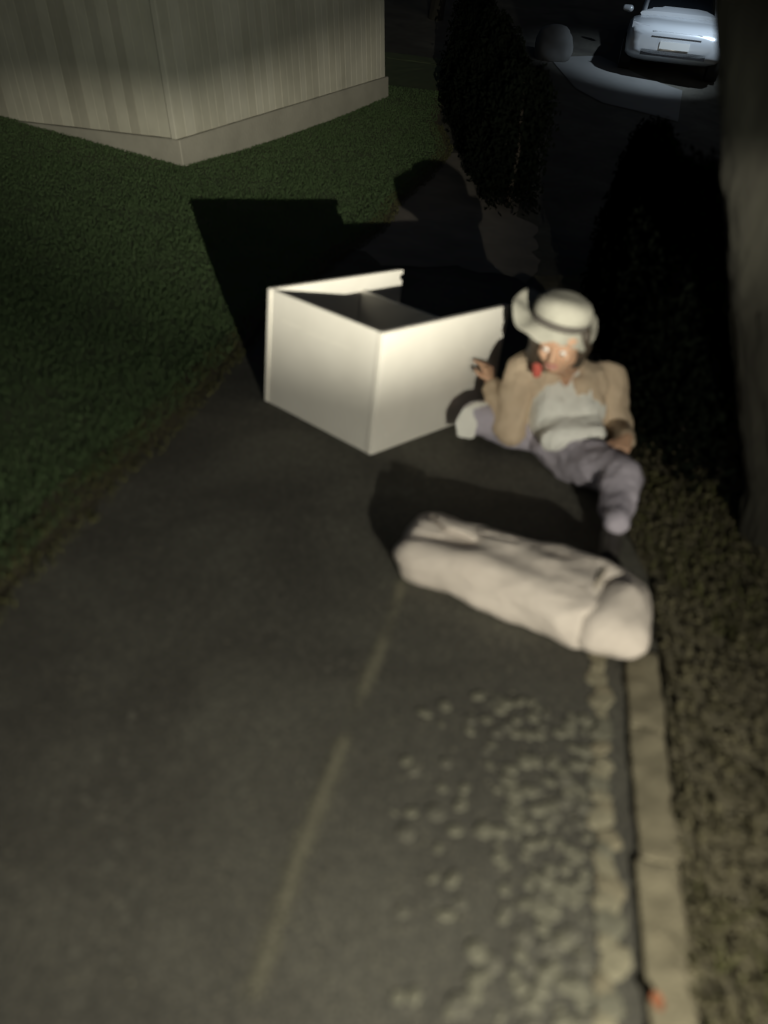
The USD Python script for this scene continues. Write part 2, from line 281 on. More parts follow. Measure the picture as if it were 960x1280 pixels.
# seam with pale grit
SEAM = np.array([(0.115, 2.45), (0.09, 2.22), (0.03, 1.84), (-0.02, 1.59), (-0.05, 1.39), (-0.10, 1.13), (-0.12, 0.96), (-0.14, 0.78), (-0.17, 0.5)])
def along(line, n, rng):
    d = np.concatenate([[0], np.cumsum(np.linalg.norm(np.diff(line, axis=0), axis=1))]); s = rng.random(n) * d[-1]
    return np.column_stack([np.interp(s, d, line[:, k]) for k in (0, 1)])
sp = along(SEAM, 9000, RNG); dens = meshkit.noise(np.column_stack([sp * 9, 0 * sp[:, :1]]), 5)
sp = sp[dens + 0.25 * RNG.random(len(dens)) > 0.45]; sp = sp + RNG.normal(0, 0.012, sp.shape)
def grains(p, z, r, rng):
    base = trimesh.creation.icosahedron(); n = len(p)
    v = base.vertices[None] * (1 + rng.uniform(-.25, .25, (n, 12, 1))) * r[:, None, None] * np.array([1.2, 1.0, 0.7])
    a = rng.uniform(0, 6.28, n); c, s = np.cos(a)[:, None], np.sin(a)[:, None]
    v = np.stack([c * v[..., 0] - s * v[..., 1], s * v[..., 0] + c * v[..., 1], v[..., 2]], -1) + np.column_stack([p, z])[:, None]
    return trimesh.Trimesh(v.reshape(-1, 3), (base.faces[None] + np.arange(n)[:, None, None] * 12).reshape(-1, 3), process=False)
obj('seam_grit', grains(sp, np.full(len(sp), 0.002), RNG.uniform(0.0008, 0.0024, len(sp)), RNG), 'grit', kind='stuff', label='line of pale grit lying along the driveway seam', category='grit')
sp = np.column_stack([RNG.uniform(-1.1, 0.62, 3500), RNG.uniform(0.45, 3.0, 3500)])
keep = RNG.random(len(sp)) < np.clip(0.25 + 0.9 * (sp[:, 0] + 0.2), 0.12, 1) * np.clip(1.6 - 0.55 * sp[:, 1], 0.05, 1)
sp = sp[keep]
obj('loose_grit', grains(sp, np.full(len(sp), 0.001), RNG.uniform(0.0015, 0.004, len(sp)), RNG), 'grit', kind='stuff', label='fine loose grit sprinkled over the driveway', category='grit')

# ------------------------------------------------------------------ kerb: pale setts and concrete edging
def pebble(rx, ry, rz, seed, sub=2, rough=0.18):
    s = trimesh.creation.icosphere(sub, 1.0); n = meshkit.fbm(s.vertices * 1.6 + seed * 7.3, 3, seed) - 0.5
    v = s.vertices * (1 + rough * 2 * n)[:, None]
    v = np.sign(v) * np.abs(v) ** 0.85
    return trimesh.Trimesh(v * [rx, ry, rz], s.faces, process=False)
A0, A1 = np.array([0.535, 0.62]), np.array([0.755, 2.0])
row = thing('sett_edging', 'row of pale worn stone setts along the right of the driveway', 'edging')
d = (A1 - A0) / np.linalg.norm(A1 - A0); ang = math.degrees(math.atan2(d[1], d[0]))
s, k, L = 0.0, 0, np.linalg.norm(A1 - A0)
while s < L:
    ln = random.uniform(0.03, 0.085); m = pebble(ln / 2 * 1.15, random.uniform(0.018, 0.036), 0.005, 50 + k, 3, 0.42)
    m.apply_transform(rot([0, 0, 1], ang - 90 + random.uniform(35, 115))); c = A0 + d * (s + ln / 2) + np.array([random.uniform(-.018, .012), 0]); m.apply_translation([c[0], c[1], 0.0015])
    obj('sett', m, random.choice(['sett_pale', 'sett_pale', 'kerb', 'stone_pale']), row, smooth=True)
    s += ln * 0.62 + random.uniform(0.0, 0.02); k += 1
B0, B1 = np.array([0.605, 0.35]), np.array([0.895, 2.04])
ker = thing('concrete_kerb', 'low pale concrete edging strip between driveway and verge', 'kerb')
d = (B1 - B0) / np.linalg.norm(B1 - B0); nrm = np.array([d[1], -d[0]]); L = np.linalg.norm(B1 - B0)
s = 0.0
while s < L - .05:
    ln = min(0.45, L - s)
    bx = trimesh.creation.box([ln - 0.002, 0.105, 0.03]); bx = tri(man(bx).refine_to_length(0.018))
    v = np.asarray(bx.vertices); n = meshkit.fbm(v * 30 + s * 11, 4, 5) - 0.5
    v = v + np.asarray(bx.vertex_normals) * (0.026 * n)[:, None]; bx = trimesh.Trimesh(v, bx.faces, process=False)
    trimesh.smoothing.filter_taubin(bx, iterations=3)
    bx.apply_transform(rot([0, 0, 1], math.degrees(math.atan2(d[1], d[0])) + random.uniform(-1.5, 1.5))); c = B0 + d * (s + ln / 2)
    bx.apply_translation([c[0], c[1], 0.004]); obj('kerb_block', bx, 'kerb', ker, smooth=40)
    s += ln

# ------------------------------------------------------------------ loose pale stones
protos = []
UsdGeom.Scope.Define(stage, '/World/Looks')
STONE_LABEL = 'flat pale stone chip lying loose on the asphalt near the edging'
st_rng = random.Random(11); placed = []
k = 0
while len(placed) < 190:
    y = st_rng.uniform(0.62, 1.75); xr = 0.50 + 0.155 * (y - 0.62)
    x = xr - abs(st_rng.gauss(0, 0.17)) - 0.005
    if x < 0.05 or any(math.dist((x, y), q) < 0.022 for q in placed): continue
    placed.append((x, y))
first = {}
for i, (x, y) in enumerate(placed):
    vnt = i % 5
    sc = st_rng.uniform(0.7, 1.6)
    if vnt not in first:
        t = thing('pale_stone', STONE_LABEL, 'stone', 'loose pale stones on the driveway', (x, y, 0.0), st_rng.uniform(0, 360))
        obj('stone', pebble(0.015, 0.009 + 0.0015 * vnt, 0.0028, 200 + vnt, 2, 0.30).apply_translation([0, 0, 0.0012]), 'stone_pale' if vnt < 4 else 'stone_grey', t, smooth=True)
        first[vnt] = t.GetPath()
    else:
        copy_of(first[vnt], 'pale_stone', (x, y, 0.0), st_rng.uniform(0, 360), sc, label=STONE_LABEL, category='stone', group='loose pale stones on the driveway')
lf = trimesh.Trimesh(*[np.array(a) for a in ([[-.014, 0, .004], [-.008, .008, .007], [.002, .011, .008], [.012, .006, .007], [.018, 0, .004], [.012, -.007, .008], [.002, -.010, .006], [-.008, -.007, .007], [0, 0, .003]], [[8, 0, 7], [8, 7, 6], [8, 6, 5], [8, 5, 4], [8, 4, 3], [8, 3, 2], [8, 2, 1], [8, 1, 0]])], process=False)
lf = trimesh.Trimesh(np.vstack([lf.vertices, np.array(lf.vertices) - [0, 0, .0008]]), np.vstack([lf.faces, lf.faces[:, ::-1] + 9]), process=False)
lf.apply_transform(rot([0, 0, 1], 100)); lf.apply_scale(1.3); lf.apply_translation([0.665, 0.895, 0.028])
obj('fallen_leaf', lf, 'orange_leaf', label='small orange fallen leaf on the concrete edging', category='leaf')

# ------------------------------------------------------------------ cabinet carcass
BX = np.array([-0.096, 3.258, 0.003]); yaw = 0.88
e = np.array([math.cos(yaw), math.sin(yaw), 0]); n = np.array([-math.sin(yaw), math.cos(yaw), 0]); zz = np.array([0, 0, 1.])
LA, LC, H, TH = 0.765, 0.945, 0.582, 0.024
cab = thing('cabinet', 'white melamine cabinet carcass standing open-topped with one end missing', 'cabinet')
fb = lambda *a, **k: frame_box(BX, e, n, zz, *a, **k)
obj('side_panel', fb(0, LC, 0, TH, 0, H, bevel=0.0022), 'melamine', cab)
def notched(y0, y1):
    a = man(fb(0, LC + 0.01, y0, y1, 0, H, bevel=0.0022)); b = man(fb(LC - 0.012, LC + 0.05, y0 - .05, y1 + .05, H - 0.055, H - 0.022)); return tri(a - b)
obj('side_panel', notched(LA - TH, LA), 'melamine', cab)
obj('end_panel', fb(0.004, 0.004 + 0.018, TH + 0.0006, LA - TH - 0.0006, 0.0, H - 0.002, bevel=0.0015), 'melamine', cab)
obj('shelf', fb(0.62, 0.638, TH + 0.0006, LA - TH - 0.0006, 0.0, H - 0.075, bevel=0.0015), 'melamine', cab)
for y0, y1 in ((0.0005, TH - 0.0005), (LA - TH + 0.0005, LA - 0.0005)):
    obj('edge_band', fb(-0.0018, -0.0002, y0, y1, 0.003, H - 0.003), 'melamine_edge', cab)
    obj('edge_band', fb(0.003, LC - 0.015, y0, y1, H + 0.0002, H + 0.0015), 'melamine_edge', cab)
for (yy, zz_) in ((0.20, 0.45), (0.36, 0.448), (0.53, 0.452)):
    obj('scuff_rail', fb(0.0025, 0.0042, yy, yy + 0.13, zz_, zz_ + 0.003), 'melamine_edge', cab)
for (xx, zc) in ((0.60, 0.42), (0.63, 0.12), (0.10, 0.08), (0.86, 0.09)):
    c = trimesh.creation.cylinder(0.006, 0.004, sections=14); c.apply_transform(rot([1, 0, 0], 90)); w = BX + e * xx + n * 0.0002 + zz * zc
    c.apply_transform(trimesh.transformations.rotation_matrix(yaw, [0, 0, 1])); c.apply_translation(w); obj('cam_cover', c, 'melamine_edge', cab, smooth=40)

# ------------------------------------------------------------------ shed on a sloping plinth
C0, C1 = np.array([-2.68, 9.25, 0.302]), np.array([-0.73, 13.63, 1.065])
ur = (C1 - C0); LR = np.linalg.norm(ur); ur /= LR
ul2 = np.array([-ur[1], ur[0], 0]); ul2 /= np.linalg.norm(ul2)
SU = np.array([-0.085, -0.065, 1.0])
gz = -(SU[0] * ul2[0] + SU[1] * ul2[1]); ul = np.array([ul2[0], ul2[1], gz]); ul /= np.linalg.norm(ul)
SU = np.cross(ur, ul); SU /= np.linalg.norm(SU)
nl = np.cross(SU, ul)   # outward normal of the left wall and of the right wall
nr = np.cross(ur, SU)
if nr @ np.array([1, -1, 0]) < 0: nr = -nr
if nl @ np.array([0, -1, 0]) < 0: nl = -nl
shed = thing('shed', 'weathered vertical-board shed corner on a concrete plinth above the lawn', 'shed')
PH, WH, LL = 0.285, 2.7, 6.5
def wall_box(u, nn, a, b, p0, p1, h0, h1, bevel=0): return frame_box(C0, u, nn, SU, a, b, p0, p1, h0, h1, bevel)
obj('plinth', wall_box(ur, nr, 0.0, LR + 0.02, -0.28, 0.0, -0.5, PH, 0.01), 'plinth', shed)
obj('plinth', wall_box(ul, nl, 0.003, LL, -0.277, 0.0, -0.9, PH - 0.002, 0.01), 'plinth', shed)
obj('inner_wall', wall_box(ur, nr, 0.1, LR - 0.02, -0.12, -0.075, PH + .002, PH + WH), 'shed_back', shed)
obj('inner_wall', wall_box(ul, nl, 0.13, LL, -0.12, -0.075, PH + .003, PH + WH - .002), 'shed_back', shed)
br = random.Random(5)
def boards(u, nn, length, start):
    x = start
    while x < length - 0.03:
        w = min(br.uniform(0.12, 0.17), length - x); pr = br.uniform(-0.0015, 0.0015)
        obj('board', wall_box(u, nn, x, x + w - br.uniform(0.002, 0.004), -0.072 + pr, -0.035 + pr, PH + 0.002 + br.uniform(0, .002), PH + WH - br.uniform(0.01, .03), 0.002), br.choice(['board_a', 'board_a', 'board_b', 'board_a', 'board_a', 'board_d'] if u is ul else ['board_a', 'board_c']), shed)
        x += w
boards(ur, nr, LR, 0.02); boards(ul, nl, LL, 0.14)
obj('corner_post', wall_box(ur, nr, -0.012, 0.018, -0.10, -0.028, PH + 0.006, PH + WH, 0.004), 'board_c', shed)
roof = frame_box(C0, ur, ul, SU, -0.3, LR + 0.3, -0.3, LL, PH + WH + .004, PH + WH + 0.12)
obj('roof', roof, 'shed_back', shed)

# ------------------------------------------------------------------ rolled bedding
bag = thing('bedding_roll', 'cream rolled-up bedding bundle lying on the asphalt in front of the person', 'bedding roll')
bl, brr = np.array([0.165, 2.40, 0.085]), np.array([0.775, 2.15, 0.095])
ax = (brr - bl) / np.linalg.norm(brr - bl)
sd = np.cross([0, 0, 1], ax); sd /= np.linalg.norm(sd)
def sec(c, r, w0, w1): return [(c + sd * w0, r), (c - sd * w1, r * .92)]
body = union([hull(*sec(bl - ax * .01, .075, .09, .075), (bl - ax * .01 - sd * .09 - [0, 0, .035], .05), *sec(bl + ax * .22, .098, .08, .08)), hull(*sec(bl + ax * .22, .098, .08, .08), *sec(brr - ax * .06, .105, .085, .10))])
slot = hull((bl + ax * .06 + sd * .03 + [0, 0, .085], .022), (bl + ax * .30 + sd * .045 + [0, 0, .098], .018)) + hull((bl + ax * .02 + sd * .085 + [0, 0, .06], .02), (bl + ax * .18 + sd * .10 + [0, 0, .07], .018))
bm = organic(body - slot, 0.011, 6, 0.019, 10.0, 21, stretch=(0.75, 1.3, 1.2))
def flat_floor(t, z=0.004):
    v = np.array(t.vertices); v[:, 2] = np.where(v[:, 2] < z, z + 0.02 * (v[:, 2] - z), v[:, 2]); t.vertices = v; return t
# long soft creases along the roll
vv = np.array(bm.vertices); s_ = (vv - bl) @ ax; ang_ = np.arctan2(vv[:, 2] - bl[2], (vv - bl) @ sd)
bm.vertices = vv + bm.vertex_normals * (0.006 * np.sin(ang_ * 5 + 2.2 * np.sin(s_ * 7)) * (0.5 + meshkit.noise(np.column_stack([s_ * 5, ang_, 0 * s_]), 2)))[:, None]
obj('roll', flat_floor(bm), 'bag_cloth', bag, smooth=True)
lobe = hull((brr + ax * .0 + sd * .14, .07), (brr + ax * .075 + sd * .12, .06), (brr + ax * .095 - sd * .13, .07), (brr + ax * .0 - sd * .14, .075), (brr + ax * .05 + [0, 0, .03], .085), (brr + ax * .08 - sd * .05 + [0, 0, .02], .07))
lb = organic(lobe, 0.011, 7, 0.018, 10.0, 33, stretch=(1.2, 0.8, 1))
obj('folded_end', flat_floor(lb), 'bag_cloth', bag, smooth=True)
# loose folds at the left end: layered flaps
def flap(path, width, thick, seed):
    """A thick cloth ribbon following path; width along `w` vectors."""
    P = np.array([p for p, _ in path]); W = np.array([w for _, w in path], float); K, J = 30, 9
    t = np.linspace(0, len(P) - 1, K)
    P = np.column_stack([np.interp(t, np.arange(len(P)), P[:, k]) for k in range(3)]); W = np.column_stack([np.interp(t, np.arange(len(W)), W[:, k]) for k in range(3)])
    for _ in range(3): P[1:-1] = (P[:-2] + 2 * P[1:-1] + P[2:]) / 4
    u = np.linspace(-.5, .5, J)
    g_ = P[:, None] + u[None, :, None] * W[:, None] * width
    g_ = g_ + (meshkit.fbm(g_ * 11, 3, seed) - .5)[..., None] * 0.03
    tang = np.gradient(P, axis=0); nn = np.cross(tang, W); nn /= np.linalg.norm(nn, axis=1, keepdims=True)
    edge_ = (1 - (2 * np.abs(u)) ** 6)[None, :, None] * .9 + .1
    topv, botv = g_ + nn[:, None] * thick * edge_, g_ - nn[:, None] * thick * edge_
    v = np.concatenate([topv.reshape(-1, 3), botv.reshape(-1, 3)]); ii = np.arange(K * J).reshape(K, J); q = []
    a, b, c, d_ = ii[:-1, :-1].ravel(), ii[1:, :-1].ravel(), ii[1:, 1:].ravel(), ii[:-1, 1:].ravel(); o = K * J
    q += [np.column_stack([a, b, c, d_]), np.column_stack([d_, c, b, a]) + o]
    rim = np.concatenate([ii[0, :], ii[1:, -1], ii[-1, -2::-1], ii[-2:0:-1, 0]]); r2 = np.roll(rim, -1)
    q.append(np.column_stack([rim, r2, r2 + o, rim + o]))
    t_ = trimesh.Trimesh(v, np.vstack([np.vstack([x[:, [0, 1, 2]], x[:, [0, 2, 3]]]) for x in q]), process=True); trimesh.repair.fix_normals(t_); return t_
top = bl + np.array([0, 0, 0.065])
obj('fold', flap([(top + ax * .02 + sd * .10 + [0, 0, -.06], ax), (top + ax * .05 + sd * .085 + [0, 0, .015], ax), (top + ax * .09 + sd * .03 + [0, 0, .05], ax * .9), (top + ax * .13 - sd * .01 + [0, 0, .045], ax * .7)], 0.17, 0.012, 3), 'bag_cloth', bag, smooth=True)
obj('fold', flap([(top + ax * .16 + sd * .12 + [0, 0, -.07], ax), (top + ax * .2 + sd * .085 + [0, 0, .0], ax), (top + ax * .26 + sd * .03 + [0, 0, .025], ax), (top + ax * .34 - sd * .0 + [0, 0, .018], ax)], 0.26, 0.010, 8), 'bag_cloth', bag, smooth=True)
obj('fold', flap([(top + ax * -.02 + sd * .09 + [0, 0, -.05], ax), (top + ax * -.02 + sd * .06 + [0, 0, .01], ax), (top + ax * .0 + sd * .015 + [0, 0, .022], ax), (top + ax * .03 - sd * .03 + [0, 0, .008], ax)], 0.10, 0.012, 14), 'bag_cloth', bag, smooth=True)
ring_ = flap([(brr - ax * .045 + np.cos(a) * sd * .172 + np.array([0, 0, 1]) * np.sin(a) * .104 + [0, 0, 0], ax) for a in np.linspace(-.4, math.pi + .4, 14)], 0.02, 0.005, 4)
obj('tie', ring_, 'bag_lining', bag, smooth=True)

# ------------------------------------------------------------------ person
P3 = lambda *a: np.array(a, float)
J = dict(hipL=P3(.845, 3.31, .105), hipR=P3(.72, 3.52, .125), kneeL=P3(.975, 2.97, .185), ankL=P3(.905, 2.67, .095), toeL=P3(.87, 2.53, .06), heelL=P3(.915, 2.71, .045),
         kneeR=P3(.385, 3.53, .13), ankR=P3(.60, 3.83, .075), toeR=P3(.72, 3.92, .045), pel=P3(.81, 3.53, .15), bel=P3(.795, 3.47, .255), chest=P3(.77, 3.50, .35), neck=P3(.765, 3.52, .45),
         shR=P3(.58, 3.55, .41), shL=P3(.96, 3.55, .415), elR=P3(.545, 3.43, .15), wrR=P3(.445, 3.68, .275), elL=P3(1.05, 3.48, .19), wrL=P3(1.02, 3.19, .275))
HC = P3(.665, 3.32, .615); HS = 1.17
def SC(m): return m.translate(tuple(-HC)).scale((HS, HS, HS)).translate(tuple(HC))
def sv(v): return HC + (np.asarray(v) - HC) * HS
def SM(m):
    m.vertices = sv(m.vertices); return m
fwd = P3(-.36, -.90, -.16); fwd /= np.linalg.norm(fwd)
hl = np.cross([0, 0, 1.], fwd); hl /= np.linalg.norm(hl); hu = np.cross(fwd, hl)      # person's left, head's up
hp = lambda x, y, z: HC + fwd * x + hl * y + hu * z
person = thing('person', 'person in pale brimmed hat and tan jacket sitting between cabinet and bedding roll', 'person')
def finger_set(wr, pd, nd, side, curl, r=0.0085, Lh=0.085):
    """Palm plus five fingers. pd: along the palm, nd: out of the back of the hand, side: towards the thumb."""
    pd, nd, side = [np.asarray(x) / np.linalg.norm(x) for x in (pd, nd, side)]
    out = [hull((wr, .024), (wr + pd * .07 + side * .026, .0155), (wr + pd * .072 - side * .026, .0145), (wr + pd * .02 + side * .018, .019))]
    for k, (o, ln) in enumerate(zip((.030, .010, -.010, -.029), (.068, .077, .071, .056))):
        p = wr + pd * .074 + side * o; dirn = pd.copy(); js = [(p - pd * .014, r * 1.08)]; c = math.radians(curl + 5 * k)
        for q, f_ in enumerate((.45, .31, .24)):
            dirn = math.cos(c) * dirn - math.sin(c) * nd if q == 0 else dirn * math.cos(c) - np.cross(np.cross(dirn, nd), dirn) * 0 + (-nd * math.sin(c)); dirn /= np.linalg.norm(dirn)
            p = p + dirn * ln * f_; js.append((p, r * (1.0 - .1 * (q + 1))))
        out.append(chain(js))
    a = wr + pd * .025 + side * .025; b = a + (side * .8 + pd * .55 - nd * .3) / 1.02 * .038; c_ = b + (pd * .9 + side * .1 - nd * .45) / 1.01 * .03
    out.append(chain([(a, .014), (b, .0105), (c_, .0085)]))
    return out
handR = finger_set(J['wrR'], [-.35, .55, .75], [.75, -.45, .45], [-.55, -.6, .1], 24)
handL = finger_set(J['wrL'], [-.30, -.55, -.25], [.1, -.2, 1], [-.9, .3, 0], 16)
torso = [hull((J['hipL'], .10), (J['hipR'], .10), (J['pel'], .12)), hull((J['pel'], .125), (J['bel'] + P3(.04, 0, 0), .115), (J['bel'] - P3(.04, 0, 0), .115)),
         hull((J['bel'] + P3(.04, 0, 0), .115), (J['bel'] - P3(.04, 0, 0), .115), (J['chest'] + P3(.065, 0, 0), .10), (J['chest'] - P3(.065, 0, 0), .10)),
         hull((J['chest'] + P3(.065, 0, 0), .10), (J['chest'] - P3(.065, 0, 0), .10), (J['shL'] - P3(.02, 0, 0), .055), (J['shR'] + P3(.02, 0, 0), .055), (J['neck'] - P3(0, 0, .02), .06))]
legL = [chain([(J['hipL'], .095), (J['hipL'] * .4 + J['kneeL'] * .6, .075), (J['kneeL'], .056)]), chain([(J['kneeL'], .056), (J['kneeL'] * .65 + J['ankL'] * .35 + P3(.01, .02, 0), .056), (J['ankL'], .036)])]
legR = [chain([(J['hipR'], .095), (J['hipR'] * .4 + J['kneeR'] * .6, .075), (J['kneeR'], .056)]), chain([(J['kneeR'], .056), (J['kneeR'] * .65 + J['ankR'] * .35, .054), (J['ankR'], .036)])]
feet = [hull((J['heelL'], .032), (J['ankL'], .036)), hull((J['heelL'], .032), (J['toeL'], .026), (J['ankL'] + P3(0, -.03, -.02), .03)), hull((J['ankR'], .036), (J['toeR'], .026))]
armR = [chain([(J['shR'], .05), (J['elR'], .037)]), chain([(J['elR'], .038), (J['elR'] * .65 + J['wrR'] * .35, .036), (J['wrR'], .026)])]
armL = [chain([(J['shL'], .05), (J['elL'], .037)]), chain([(J['elL'], .038), (J['elL'] * .65 + J['wrL'] * .35, .036), (J['wrL'], .026)])]
neck = [hull((J['neck'] - P3(0, 0, .01), .06), (sv(hp(-.025, 0, -.06)), .055))]
head = [hull((hp(-.02, 0, .035), .082), (hp(.012, 0, .03), .078)), hull((hp(.012, 0, .03), .07), (hp(.045, 0, -.055), .04), (hp(.0, .035, -.045), .035), (hp(.0, -.035, -.045), .035)),
        hull((hp(.048, 0, -.075), .022), (hp(.03, .02, -.07), .025), (hp(.03, -.02, -.07), .025)),                        # chin
        hull((hp(.085, 0, .018), .008), (hp(.104, 0, -.022), .0115), (hp(.078, .013, -.026), .0095), (hp(.078, -.013, -.026), .0095)),  # nose
        hull((hp(.078, .045, .028), .013), (hp(.089, 0, .03), .011), (hp(.078, -.045, .028), .013))]                      # brow
for s in (1, -1):
    head.append(hull((hp(-.008, s * .083, .018), .010), (hp(-.016, s * .087, .0), .012), (hp(-.01, s * .08, -.022), .008)))
    head.append(hull((hp(.058, s * .042, -.014), .022), (hp(.062, s * .03, -.03), .018)))
bodym = organic(union(torso + legL + legR + feet + armR + armL + neck + [SC(h_) for h_ in head] + handR + handL), 0.0085, 5)
bp = obj('body', bodym, 'skin', person, smooth=True)
for s in (1, -1):
    obj('eye', SM(ball(hp(.0775, s * .031, .0085), .0125, 3)), 'eye_white', person, smooth=True)
    obj('iris', SM(ball(hp(.0868, s * .031, .0065), .0052, 2)), 'eye_dark', person, smooth=True)
lp = union([hull((hp(.0845, .021, -.0475), .0045), (hp(.0915, 0, -.0445), .0055)), hull((hp(.0845, -.021, -.0475), .0045), (hp(.0915, 0, -.0445), .0055)), hull((hp(.0845, .018, -.0535), .0045), (hp(.09, 0, -.0555), .006), (hp(.0845, -.018, -.0535), .0045))])
obj('lips', organic(SC(lp), .004, 3), 'lips', person, smooth=True)
te = frame_box(HC, fwd, hl, hu, .083, .0925, -.015, .015, -.0522, -.0478, .001)
obj('teeth', SM(te), 'eye_white', person)
hair = union([hull((hp(-.03, 0, .04), .092), (hp(-.055, .0, -.04), .075)), hull((hp(-.02, -.05, .045), .055), (hp(.0, -.082, -.0), .030), (hp(-.02, -.09, -.08), .028), (hp(-.05, -.05, -.09), .05)), hull((hp(-.02, .05, .045), .052), (hp(-.03, .078, -.0), .028), (hp(-.05, .06, -.07), .03)),
              hull((hp(.05, -.055, .062), .026), (hp(.02, -.085, .02), .022), (hp(.035, -.08, -.02), .014))])
obj('hair', organic(SC(hair), .01, 4, .012, 26, 3, stretch=(1.4, 1.4, .5)), 'hair_dark', person, smooth=True)
# hat: soft crown, wavy brim turned up at the back and right
HT = hp(-.02, -.02, .074); tilt = hu * .96 - fwd * .12 + hl * .10; tilt /= np.linalg.norm(tilt); hx = np.cross(hl, tilt); hx /= np.linalg.norm(hx); hy = np.cross(tilt, hx)
if hx @ fwd < 0: hx, hy = -hx, -hy
NA, rr = 72, [0.0, .17, .34, .52, .7, .87, 1.0]
th = np.linspace(0, 2 * math.pi, NA, endpoint=False)
def brim(f_, t):
    """(radius, height) of the brim: flared and turned up behind and on one side, drooping close to the head on the other."""
    out = 0.5 - 0.5 * math.cos(t - math.radians(40))          # 1 behind and to the person's right
    R1 = .118 + .105 * out
    h = f_ ** 1.3 * (-.050 + .082 * out ** 1.2) + f_ * (.012 * math.sin(3 * t + .6) + .007 * math.sin(8 * t))
    return .104 + (R1 - .104) * f_, h
top_, bot_ = [], []
for r in rr:
    for t in th:
        r_, h_ = brim(r, t); q = HT + hx * r_ * math.cos(t) + hy * r_ * math.sin(t) * .93 + tilt * h_; top_.append(q + tilt * .003); bot_.append(q - tilt * .003)
R_ = len(rr); ii = np.arange(R_ * NA).reshape(R_, NA); i2 = np.roll(ii, -1, axis=1); o = R_ * NA
q = np.concatenate([np.stack([ii[:-1], ii[1:], i2[1:], i2[:-1]], -1).reshape(-1, 4), np.stack([i2[:-1], i2[1:], ii[1:], ii[:-1]], -1).reshape(-1, 4) + o, np.stack([ii[-1], ii[-1] + o, i2[-1] + o, i2[-1]], -1), np.stack([i2[0], i2[0] + o, ii[0] + o, ii[0]], -1)])
hatp = obj('hat', (sv(np.array(top_ + bot_)), q), 'hat', person, smooth=60)
prof = [(0.106, -.006), (.112, .02), (.116, .045), (.112, .07), (.098, .088), (.07, .098), (.03, .10), (0.0, .099)]
cv = []
for r, z in prof:
    for t in th: cv.append(HT + hx * r * math.cos(t) * (1 + .03 * math.sin(2 * t)) + hy * r * math.sin(t) * .93 + tilt * (z + .05 * r * math.sin(2 * t + 1) * (z > .04)))
R_ = len(prof); ii = np.arange(R_ * NA).reshape(R_, NA); i2 = np.roll(ii, -1, axis=1)
obj('crown', (sv(np.array(cv)), np.stack([ii[:-1], i2[:-1], i2[1:], ii[1:]], -1).reshape(-1, 4)), 'hat', hatp, smooth=True)
bv = []
for r, z in ((.108, .000), (.113, .003), (.1175, .026), (.1155, .029)):
    for t in th: bv.append(HT + hx * r * math.cos(t) * (1 + .03 * math.sin(2 * t)) + hy * r * math.sin(t) * .93 + tilt * z)
ii = np.arange(4 * NA).reshape(4, NA); i2 = np.roll(ii, -1, axis=1)
obj('band', (sv(np.array(bv)), np.stack([ii[:-1], i2[:-1], i2[1:], ii[1:]], -1).reshape(-1, 4)), 'hat_band', hatp, smooth=True)
# clothes
fat = lambda js, a: [(p, r + a) for p, r in js]
shirt = union([hull((J['pel'], .128), (J['bel'] + P3(.05, -.02, -.02), .125), (J['bel'] + P3(-.05, -.02, -.02), .125)), hull((J['bel'] + P3(.05, -.02, -.02), .125), (J['bel'] + P3(-.05, -.02, -.02), .125), (J['chest'] + P3(.06, -.005, 0), .106), (J['chest'] + P3(-.06, -.005, 0), .106)),
               hull((J['chest'] + P3(.06, -.005, 0), .106), (J['chest'] + P3(-.06, -.005, 0), .106), (J['shL'] - P3(.03, 0, .01), .055), (J['shR'] + P3(.03, 0, -.01), .055)),
               hull((J['bel'] + P3(.06, -.03, -.04), .10), (J['bel'] + P3(-.04, -.03, -.05), .10), (P3(.90, 3.29, .235), .05), (P3(.72, 3.27, .20), .06))])
cut = hull((J['neck'] + P3(-.012, -.03, .03), .045), (J['neck'] + P3(-.03, -.14, -.03), .03))
obj('shirt', organic(shirt - cut, .010, 5, .028, 10, 5, stretch=(1.3, 1.3, .7)), 'shirt', person, smooth=True)
jk = union([hull((J['pel'] + P3(0, .04, -.02), .135), (J['bel'] + P3(.06, .03, 0), .125), (J['bel'] + P3(-.06, .03, 0), .125)), hull((J['bel'] + P3(.06, .03, 0), .13), (J['bel'] + P3(-.06, .03, 0), .13), (J['chest'] + P3(.075, .01, 0), .115), (J['chest'] + P3(-.075, .01, 0), .115)),
            hull((J['chest'] + P3(.075, .01, 0), .115), (J['chest'] + P3(-.075, .01, 0), .115), (J['shL'], .068), (J['shR'], .068), (J['neck'] + P3(0, .03, -.01), .068))])
opening = hull((J['neck'] + P3(-.02, -.10, .02), .035), (J['chest'] + P3(-.02, -.16, .0), .085), (J['bel'] + P3(-.02, -.20, -.06), .125), (J['bel'] + P3(-.02, -.22, -.16), .15))
neckhole = hull((J['neck'] + P3(0, 0, .0), .057), (J['neck'] + P3(-.03, -.04, .1), .07))
sleeves = union([chain([(J['shR'], .080), (J['shR'] * .5 + J['elR'] * .5, .082), (J['elR'], .068)]), chain([(J['elR'], .068), (J['elR'] * .5 + J['wrR'] * .5, .066), (J['wrR'] + (J['elR'] - J['wrR']) * .1, .046)]),
                 chain([(J['shL'], .082), (J['shL'] * .5 + J['elL'] * .5, .082), (J['elL'], .068)]), chain([(J['elL'], .057), (J['elL'] * .5 + J['wrL'] * .5, .050), (J['wrL'] + (J['elL'] - J['wrL']) * .1, .040)])])
jkm = union([jk - opening - neckhole, sleeves])
obj('jacket', organic(jkm, .010, 5, .030, 11, 9, stretch=(1.2, 1.2, .8)), 'jacket', person, smooth=True)
